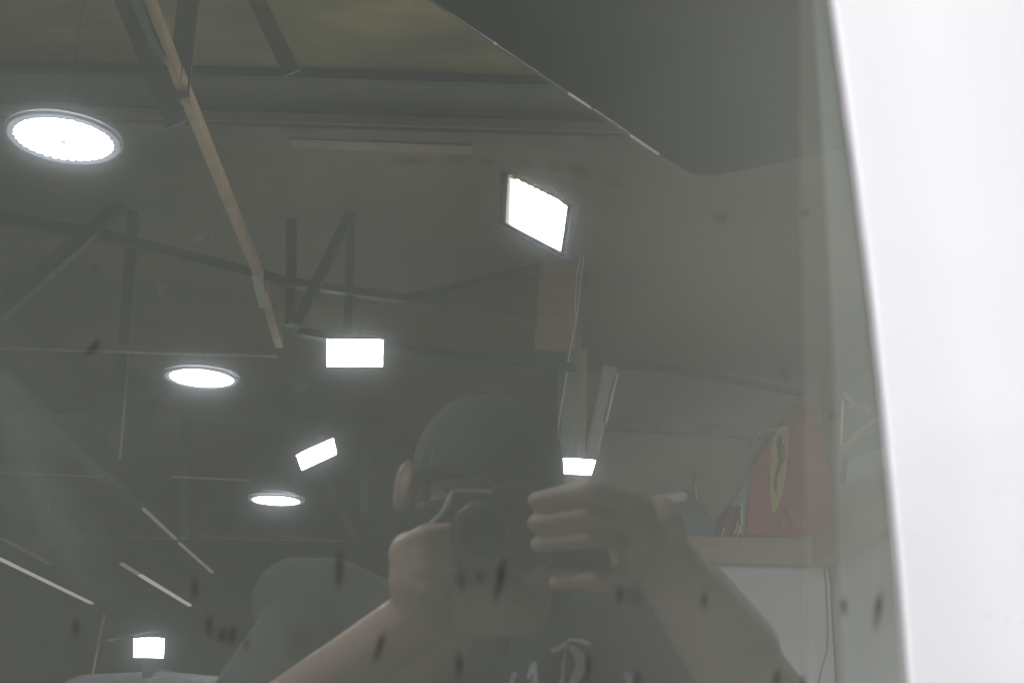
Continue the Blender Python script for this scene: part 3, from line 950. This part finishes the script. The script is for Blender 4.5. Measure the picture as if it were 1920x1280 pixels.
for A, B in zip(g, g[1:]):
    for k in range(len(prof)-1):
        b.faces.new([A[k], A[k+1], B[k+1], B[k]])
o = link('pillar_panel', b, M['white_paint'], van, True)
o.modifiers.new('Subsurf', 'SUBSURF').levels = 2
o.modifiers['Subsurf'].render_levels = 2
b = newbm()
tube(b, [G(x-0.0006, y, 0.0002) for x, y in Es], 0.0008, 8); link('rubber_seal', b, M['rubber'], van, True)
# lower body side, roof rail and wheels: below and above the view
x1 = E[-1][0]+0.46
yb_ = E[-1][1]
b = newbm()
rows = [(yb_-0.002, 0.0), (yb_-0.03, 0.016), (yb_-0.30, 0.045), (yb_-0.45, 0.03), (yb_-0.72, 0.02)]
g = [[b.verts.new(G(XL-0.9+(x1-XL+0.9)*k/12, y, z - (0.075 if k == 12 else 0))) for k in range(13)] for y, z in rows]
for A, B in zip(g, g[1:]):
    for k in range(12):
        b.faces.new([A[k], A[k+1], B[k+1], B[k]])
link('side_panel', b, M['white_paint'], van, True)
b = newbm()
yt_ = E[0][1]
rows = [(yt_+0.002, 0.0), (yt_+0.02, 0.012), (yt_+0.10, 0.0), (yt_+0.17, -0.10), (yt_+0.20, -0.30)]
g = [[b.verts.new(G(XL-0.9+(x1-XL+0.9)*k/12, y, z)) for k in range(13)] for y, z in rows]
for A, B in zip(g, g[1:]):
    for k in range(12):
        b.faces.new([A[k], A[k+1], B[k+1], B[k]])
link('roof_edge', b, M['white_paint'], van, True)
b = newbm(); slab([G(XL-0.9, E[0][1], 0), G(XL-0.001, E[0][1], 0), G(XL-0.001, E[-1][1], 0), G(XL-0.9, E[-1][1], 0)], -N*0.02, b); link('front_panel', b, M['white_paint'], van)
for x in (XL-0.45, x1-0.25):
    c = G(x, yb_-0.5, 0.0); c.z = 0.34
    b = newbm(); tube(b, [c - Vector((0, 0.16, 0)), c + Vector((0, 0.09, 0))], 0.34, 28); w = link('wheel', b, M['tyre'], van)
    b = newbm(); tube(b, [c + Vector((0, 0.085, 0)), c + Vector((0, 0.10, 0))], 0.21, 20); link('rim', b, M['rim'], w)

# dirt on the glass and a few specks on the paint
def fleck_mesh(name, m):
    b = newbm()
    seg, rings = 14, 4
    c = b.verts.new((0, 0, 0.25))
    prev = None
    for i in range(1, rings+1):
        r = i/rings
        ring = [b.verts.new((r*math.cos(2*math.pi*k/seg), r*math.sin(2*math.pi*k/seg), 0.25*(1-r*r))) for k in range(seg)]
        for k in range(seg):
            if prev is None:
                b.faces.new([c, ring[k], ring[(k+1) % seg]])
            else:
                b.faces.new([prev[k], ring[k], ring[(k+1) % seg], prev[(k+1) % seg]])
        prev = ring
    me = bpy.data.meshes.new(name)
    b.to_mesh(me); b.free()
    me.materials.append(m)
    return me
FM = {k: fleck_mesh('dirt_fleck', M[k]) for k in ('fleck', 'smear', 'pale_fleck')}
def fleck(px, py, w, h, ang=0, kind='fleck', z=0.0006, name='dirt_fleck'):
    p = onglass(px, py)
    x, y = loc2(p)
    s = (CAM-p).length/F*1.0
    o = bpy.data.objects.new(name, FM[kind])
    COL.objects.link(o)
    o.parent = pane
    o.location = (x, y, z)
    o.rotation_euler = (0, 0, math.radians(ang))
    o.scale = (w/2*s*(0.9 if kind == 'fleck' else 1.0), h/2*s*(1.35 if kind == 'fleck' else 1.0), 0.0008)
    return o
for a in ((636, 1066, 15, 70, -2), (938, 1082, 20, 76, -12), (866, 1086, 10, 40, 0), (1162, 1112, 12, 34, -8), (1320, 1124, 11, 34, -12), (365, 1100, 12, 42, 0),
          (142, 1176, 11, 34, 0), (392, 1172, 13, 40, 0), (416, 1192, 30, 12, 25), (436, 1188, 14, 34, -8), (462, 1206, 9, 30, -5), (417, 1180, 14, 12, 0),
          (1646, 1140, 18, 72, -10), (1582, 1136, 14, 34, 0), (176, 650, 16, 40, -38), (860, 1245, 14, 46, 0), (1102, 1250, 13, 50, -6), (712, 1210, 16, 60, -18),
          (1456, 1272, 12, 40, -12), (1506, 1276, 12, 26, -10), (1196, 1270, 14, 26, -20), (1560, 776, 10, 12, 0), (1510, 400, 10, 14, 0), (900, 1080, 9, 26, 0)):
    fleck(*a)
for a in ((1085, 322, 26, 52, 60), (1040, 312, 44, 18, -12), (975, 308, 56, 20, -4), (912, 305, 40, 16, 0), (855, 300, 60, 16, 2), (770, 302, 90, 20, 3), (1140, 340, 60, 22, -18),
          (1352, 410, 34, 24, 0), (180, 505, 14, 26, -20),
          (1470, 700, 20, 34, 20), (1190, 1110, 40, 60, 0), (560, 1200, 60, 70, 0), ):
    fleck(*a, 'smear')
for a in ((302, 542, 26, 24, 0), (375, 452, 30, 26, 0), (110, 985, 420, 170, -50), (40, 800, 380, 150, -54), (205, 640, 40, 16, 38)):
    fleck(*a, 'pale_fleck')
for px, py, w, h in ((1703, 1004, 12, 9), (1866, 1157, 12, 12), (1897, 1164, 14, 10), (1832, 1152, 10, 14), (1726, 1094, 10, 6), (1750, 645, 12, 9), (1846, 920, 12, 10)):
    fleck(px, py, w, h, 0, 'pale_fleck', 0.0165 if px > 1780 else 0.0105, 'paint_speck')

# ------------------------------------------------------------------ the photographer
px_ = 'dark tee shirt'
per = thing('person', 'person in a dark cap and tee shirt raising a camera with both hands', 'person', (0.05, 1.85, 0))
DH = 1.78                                   # depth of the head
def m(px, d):
    return px*d/F
rx, rzv = Vector((-1, 0, 0)), Vector((0, 0, 1))
fwd = Vector((0, -1, 0))                    # the way the person faces
b = newbm()
hc = Q(908, 935, DH+0.02)
tilt = math.radians(-7)
hx = rx*math.cos(tilt) + rzv*math.sin(tilt)
hz = rzv*math.cos(tilt) - rx*math.sin(tilt)
ellipsoid(b, hc + hz*0.02, hx*0.088, fwd*0.100, hz*0.122)
ellipsoid(b, Q(945, 1070, DH) , hx*0.064, fwd*0.070, hz*0.066)      # jaw
capsule(b, hc + fwd*0.10 - hz*0.005, hc + fwd*0.118 - hz*0.04, 0.012, 0.017)     # nose
capsule(b, hc + fwd*0.088 - hz*0.078 - hx*0.02, hc + fwd*0.088 - hz*0.078 + hx*0.02, 0.010, 0.010)   # mouth
for s in (-1, 1):                           # ears
    ec = hc + hx*0.103*s - hz*0.006 + fwd*0.03
    ellipsoid(b, ec - hx*0.001*s, hx*0.012, fwd*0.017, hz*0.030, 10, 8)
    ep = [ec + hx*s*(0.002+0.010*max(0, math.sin(a))**0.7) + hz*(0.031*math.cos(a)) + fwd*0.008*math.sin(a) for a in [math.pi*k/8 - 0.3 for k in range(9)]]
    for p_, q_ in zip(ep, ep[1:]):
        capsule(b, p_, q_, 0.006, 0.006, 8)
    capsule(b, hc + hx*0.035*s + fwd*0.088 + hz*0.02, hc + hx*0.036*s + fwd*0.090 + hz*0.02, 0.012, 0.012)
neck0, neck1 = Q(925, 1080, DH+0.05), Q(905, 1270, DH+0.08)
capsule(b, neck0, neck1, 0.066, 0.078)
shL, shR = Q(610, 1150, 1.86), Q(1240, 1190, 1.86)      # shoulders as the picture has them
capsule(b, neck1, shL, 0.06, 0.06); capsule(b, neck1, shR, 0.06, 0.06)
chest = Q(925, 1300, 1.86); chest.z -= 0.10
hip = Vector((chest.x, chest.y+0.03, 0.95))
ellipsoid(b, chest, rx*0.17, fwd*0.11, rzv*0.20)
capsule(b, chest - rzv*0.1, hip, 0.13, 0.13)
# arms
def arm(sh, el, wr, r):
    capsule(b, sh, el, r[0], r[1]); capsule(b, el, wr, r[1]*1.02, r[2])
wrR = Q(1252, 1060, 1.55)
elR = Q(1440, 1330, 1.62)
arm(shR, elR, wrR, (0.056, 0.056, 0.042))
capsule(b, Q(1375, 1225, 1.60), Q(1305, 1130, 1.57), 0.058, 0.050)
capsule(b, Q(825, 1170, 1.60), Q(705, 1340, 1.64), 0.046, 0.060)
wrL = Q(792, 1150, 1.56)
elL = Q(455, 1400, 1.66)
arm(shL, elL, wrL, (0.052, 0.046, 0.036))
# hand on the picture's right: back of the hand plus four stacked fingers and a thumb
capsule(b, wrR, Q(1205, 1010, 1.530), 0.036, 0.034)
capsule(b, Q(1180, 965, 1.530), Q(1200, 1050, 1.530), 0.032, 0.034)
capsule(b, Q(1235, 985, 1.540), Q(1235, 1060, 1.545), 0.034, 0.034)
fing = [((1182, 938), (1100, 918), (1006, 938)), ((1190, 975), (1098, 964), (1004, 980)), ((1190, 1012), (1102, 1008), (1010, 1020)), ((1190, 1072), (1112, 1084), (1042, 1092))]
for k, (a, c, d) in enumerate(fing):
    r = (0.0125, 0.0122, 0.0118, 0.0110)[k]
    capsule(b, Q(*a, 1.513), Q(*c, 1.490), r*1.1, r); capsule(b, Q(*c, 1.490), Q(*d, 1.507), r, r*0.85)
capsule(b, Q(1190, 1075, 1.555), Q(1120, 1090, 1.575), 0.017, 0.014); capsule(b, Q(1120, 1090, 1.575), Q(1050, 1075, 1.585), 0.014, 0.012)
# hand on the picture's left: closed round the grip
capsule(b, wrL, Q(785, 1085, 1.555), 0.034, 0.036)
capsule(b, Q(772, 1040, 1.555), Q(790, 1095, 1.545), 0.028, 0.030)
fl = [((765, 1022), (795, 1003), (838, 996)), ((762, 1046), (800, 1030), (845, 1028)), ((764, 1072), (800, 1062), (842, 1060)), ((772, 1098), (805, 1094), (838, 1088))]
for k, (a, c, d) in enumerate(fl):
    r = (0.0125, 0.0122, 0.0118, 0.0105)[k]
    capsule(b, Q(*a, 1.540), Q(*c, 1.517), r*1.1, r); capsule(b, Q(*c, 1.517), Q(*d, 1.530), r, r*0.85)
capsule(b, Q(800, 1122, 1.585), Q(975, 1135, 1.61), 0.040, 0.036); capsule(b, Q(1008, 1040, 1.605), Q(1002, 1130, 1.61), 0.017, 0.022)
capsule(b, Q(790, 1030, 1.585), Q(840, 1000, 1.615), 0.016, 0.012)
body = link('body', b, M['skin'], per, True)
remesh(body, 0.0036, 3)
# tee shirt
b = newbm()
up_sh = 0.012
capsule(b, Q(925, 1300, 1.80), shL + rzv*0.0, 0.075, 0.080)
capsule(b, Q(925, 1300, 1.80), shR, 0.075, 0.078)
capsule(b, Q(760, 1215, 1.80), Q(560, 1130, 1.87), 0.07, 0.066)
capsule(b, shL, shL.lerp(elL, 0.75), 0.075, 0.076)
capsule(b, shR, shR.lerp(elR, 0.45), 0.072, 0.070)
ellipsoid(b, chest, rx*0.205, fwd*0.145, rzv*0.22)
capsule(b, Q(1075, 1215, 1.72), Q(1060, 1400, 1.72), 0.082, 0.10)
capsule(b, Q(1150, 1190, 1.72), Q(1200, 1400, 1.72), 0.075, 0.09)
capsule(b, chest - rzv*0.08, hip - rzv*0.02, 0.165, 0.165)
shirt = link('tee_shirt', b, M['shirt'], per, True)
remesh(shirt, 0.006, 6)
# print on the chest
def pline(pts, w, d=1.585):
    """a brushed stroke laid on the cloth"""
    b = newbm()
    P2, W2 = [], []
    for k in range(len(pts)-1):
        for f in (0, 0.25, 0.5, 0.75):
            P2.append(Vector((pts[k][0]+(pts[k+1][0]-pts[k][0])*f, pts[k][1]+(pts[k+1][1]-pts[k][1])*f))); W2.append(w[k]+(w[k+1]-w[k])*f)
    P2.append(Vector(pts[-1])); W2.append(w[-1])
    rows = []
    for k, p in enumerate(P2):
        dd = (P2[min(k+1, len(P2)-1)] - P2[max(k-1, 0)]).normalized()
        nn_ = Vector((-dd.y, dd.x))
        rows.append([b.verts.new(Q(p.x+nn_.x*W2[k]*0.75*v, p.y+nn_.y*W2[k]*0.75*v, d)) for v in (-1, -0.33, 0.33, 1)])
    for A, B in zip(rows, rows[1:]):
        for k in range(3):
            b.faces.new([A[k], A[k+1], B[k+1], B[k]])
    o = link('print_stroke', b, M['print'], shirt)
    sw = o.modifiers.new('Shrinkwrap', 'SHRINKWRAP')
    sw.target = shirt
    sw.wrap_method = 'NEAREST_SURFACEPOINT'
    sw.wrap_mode = 'ABOVE_SURFACE'
    sw.offset = 0.0025
    return o
pline([(1004, 1222), (1022, 1215), (1045, 1208), (1062, 1195), (1082, 1189), (1102, 1194), (1118, 1204)], [6, 10, 9, 8, 11, 11, 5], 1.600)
pline([(1050, 1212), (1052, 1235), (1046, 1262), (1044, 1295)], [7, 10, 12, 13], 1.600)
pline([(1060, 1211), (1080, 1220), (1092, 1236), (1094, 1258), (1082, 1280), (1070, 1295)], [8, 12, 14, 15, 12, 10], 1.600)
pline([(932, 1270), (945, 1250), (962, 1248), (976, 1262), (982, 1290)], [14, 14, 12, 13, 14], 1.620)
pline([(868, 1264), (880, 1262), (886, 1275), (890, 1295)], [12, 14, 10, 9], 1.640)
pline([(906, 1256), (902, 1270), (894, 1290)], [9, 8, 8], 1.640)
pline([(1176, 1276), (1184, 1274), (1188, 1295)], [9, 10, 9], 1.600)
# trousers and shoes
b = newbm()
capsule(b, hip - rx*0.09, hip + rx*0.09, 0.15, 0.15)
for s in (-1, 1):
    kn = Vector((hip.x + 0.11*s, hip.y-0.03, 0.50)); an = Vector((hip.x+0.13*s, hip.y+0.02, 0.09))
    capsule(b, hip + rx*0.09*s*-1, kn, 0.10, 0.075); capsule(b, kn, an, 0.075, 0.06)
tr = link('trousers', b, M['trousers'], per, True); remesh(tr, 0.012, 6)
for s in (-1, 1):
    b = newbm(); an = Vector((hip.x+0.13*s, hip.y+0.02, 0.05)); capsule(b, an + Vector((0, 0.05, 0)), an + Vector((0.02*s, -0.17, -0.01)), 0.048, 0.038); link('shoe', b, M['black'], per, True)
# cap: crown, band, button, visor turned back
b = newbm()
seg, rings = 36, 10
cc = hc + hz*0.030
rows = []
for i in range(rings):
    th = math.pi/2*i/(rings-0.3)
    rr, zz = math.cos(th)**0.72, math.sin(th)
    rows.append([b.verts.new(cc + hx*(0.104*rr*math.cos(2*math.pi*k/seg)) + fwd*(0.112*rr*math.sin(2*math.pi*k/seg)) + hz*(0.108*zz)) for k in range(seg)])
low = [b.verts.new(cc + hx*(0.103*math.cos(2*math.pi*k/seg)) + fwd*(0.111*math.sin(2*math.pi*k/seg)) - hz*(0.030)) for k in range(seg)]
rows = [low] + rows
for A, B in zip(rows, rows[1:]):
    for k in range(seg):
        b.faces.new([A[k], A[(k+1) % seg], B[(k+1) % seg], B[k]])
b.faces.new(rows[-1])
cap = link('cap', b, M['cap'], per, True)
cap.modifiers.new('Solidify', 'SOLIDIFY').thickness = 0.003
b = newbm(); ellipsoid(b, cc + hz*0.109, hx*0.010, fwd*0.010, hz*0.006, 10, 6); link('button', b, M['cap'], cap, True)
for s in (-0.72, -0.86):
    b = newbm()
    pts = []
    for i in range(12):
        th = math.pi/2*i/11
        pts.append(cc + hx*(0.105*s*math.cos(th)**0.72) + fwd*(0.113*math.cos(th)**0.72*math.sqrt(1-s*s)) + hz*0.109*math.sin(th) - hz*0.02*(1-i/11))
    tube(b, pts, 0.0016, 5); link('seam', b, M['housing'], cap)
b = newbm()
A = [cc - hz*0.02 - fwd*0.10 + hx*(0.085*math.cos(a)) - fwd*(0.07*math.sin(a)) for a in [math.pi*k/12 for k in range(13)]]
slab(A, hz*0.004, b); link('visor', b, M['cap'], cap)
# stubble and side hair by the ear
b = newbm(); ellipsoid(b, Q(972, 1135, 1.715), rx*0.010, fwd*0.008, rzv*0.016, 10, 8); link('stubble', b, M['beard'], per, True)
b = newbm(); ellipsoid(b, hc - hx*0.078 + fwd*0.028 - hz*0.012, hx*0.012, fwd*0.03, hz*0.032, 12, 8); link('hair', b, M['beard'], per, True)
# the camera held up to the eye; lens front just behind the point of view
cm = thing('photo_camera', 'black photo camera held up in front of the face', 'camera', CAM)
back = N
cxa = (rx - N*rx.dot(N)).normalized()
cya = N.cross(cxa)
if cya.z < 0:
    cya = -cya
rot = Matrix.Rotation(math.radians(14), 3, N)
cxa, cya = rot @ cxa, rot @ cya
C0 = CAM + back*0.012
b = newbm(); tube(b, [C0, C0 + back*0.002, C0 + back*0.03, C0 + back*0.034, C0 + back*0.055], [0.030, 0.038, 0.038, 0.036, 0.036], 28); link('lens', b, M['black'], cm, True)
b = newbm(); tube(b, [C0 - back*0.0012, C0 + back*0.0005], [0.026, 0.027], 24); link('front_glass', b, M['lens'], cm)
bc = C0 + back*0.075
b = newbm(); box(b, bc, cxa*0.070, cya*0.052, back*0.024); bevel(b, 0.008); cb = link('camera_body', b, M['black'], cm)
b = newbm(); box(b, bc + cya*0.055 - cxa*0.004, cxa*0.028, cya*0.014, back*0.022); bevel(b, 0.006); link('viewfinder_hump', b, M['black'], cm)
b = newbm(); box(b, Q(1090, 1012, 1.625), cxa*0.060, cya*0.044, back*0.022); bevel(b, 0.010); link('grip', b, M['black'], cm)
b = newbm(); box(b, Q(885, 920, 1.56), rx*0.024, fwd*0.003, rzv*0.0022); link('hot_shoe', b, M['strap'], cm)
b = newbm(); tube(b, [Q(848, 922, 1.555), Q(838, 948, 1.545), Q(826, 966, 1.54), Q(800, 988, 1.53)], [0.003, 0.004, 0.004, 0.002], 6); link('strap', b, M['strap'], cm)
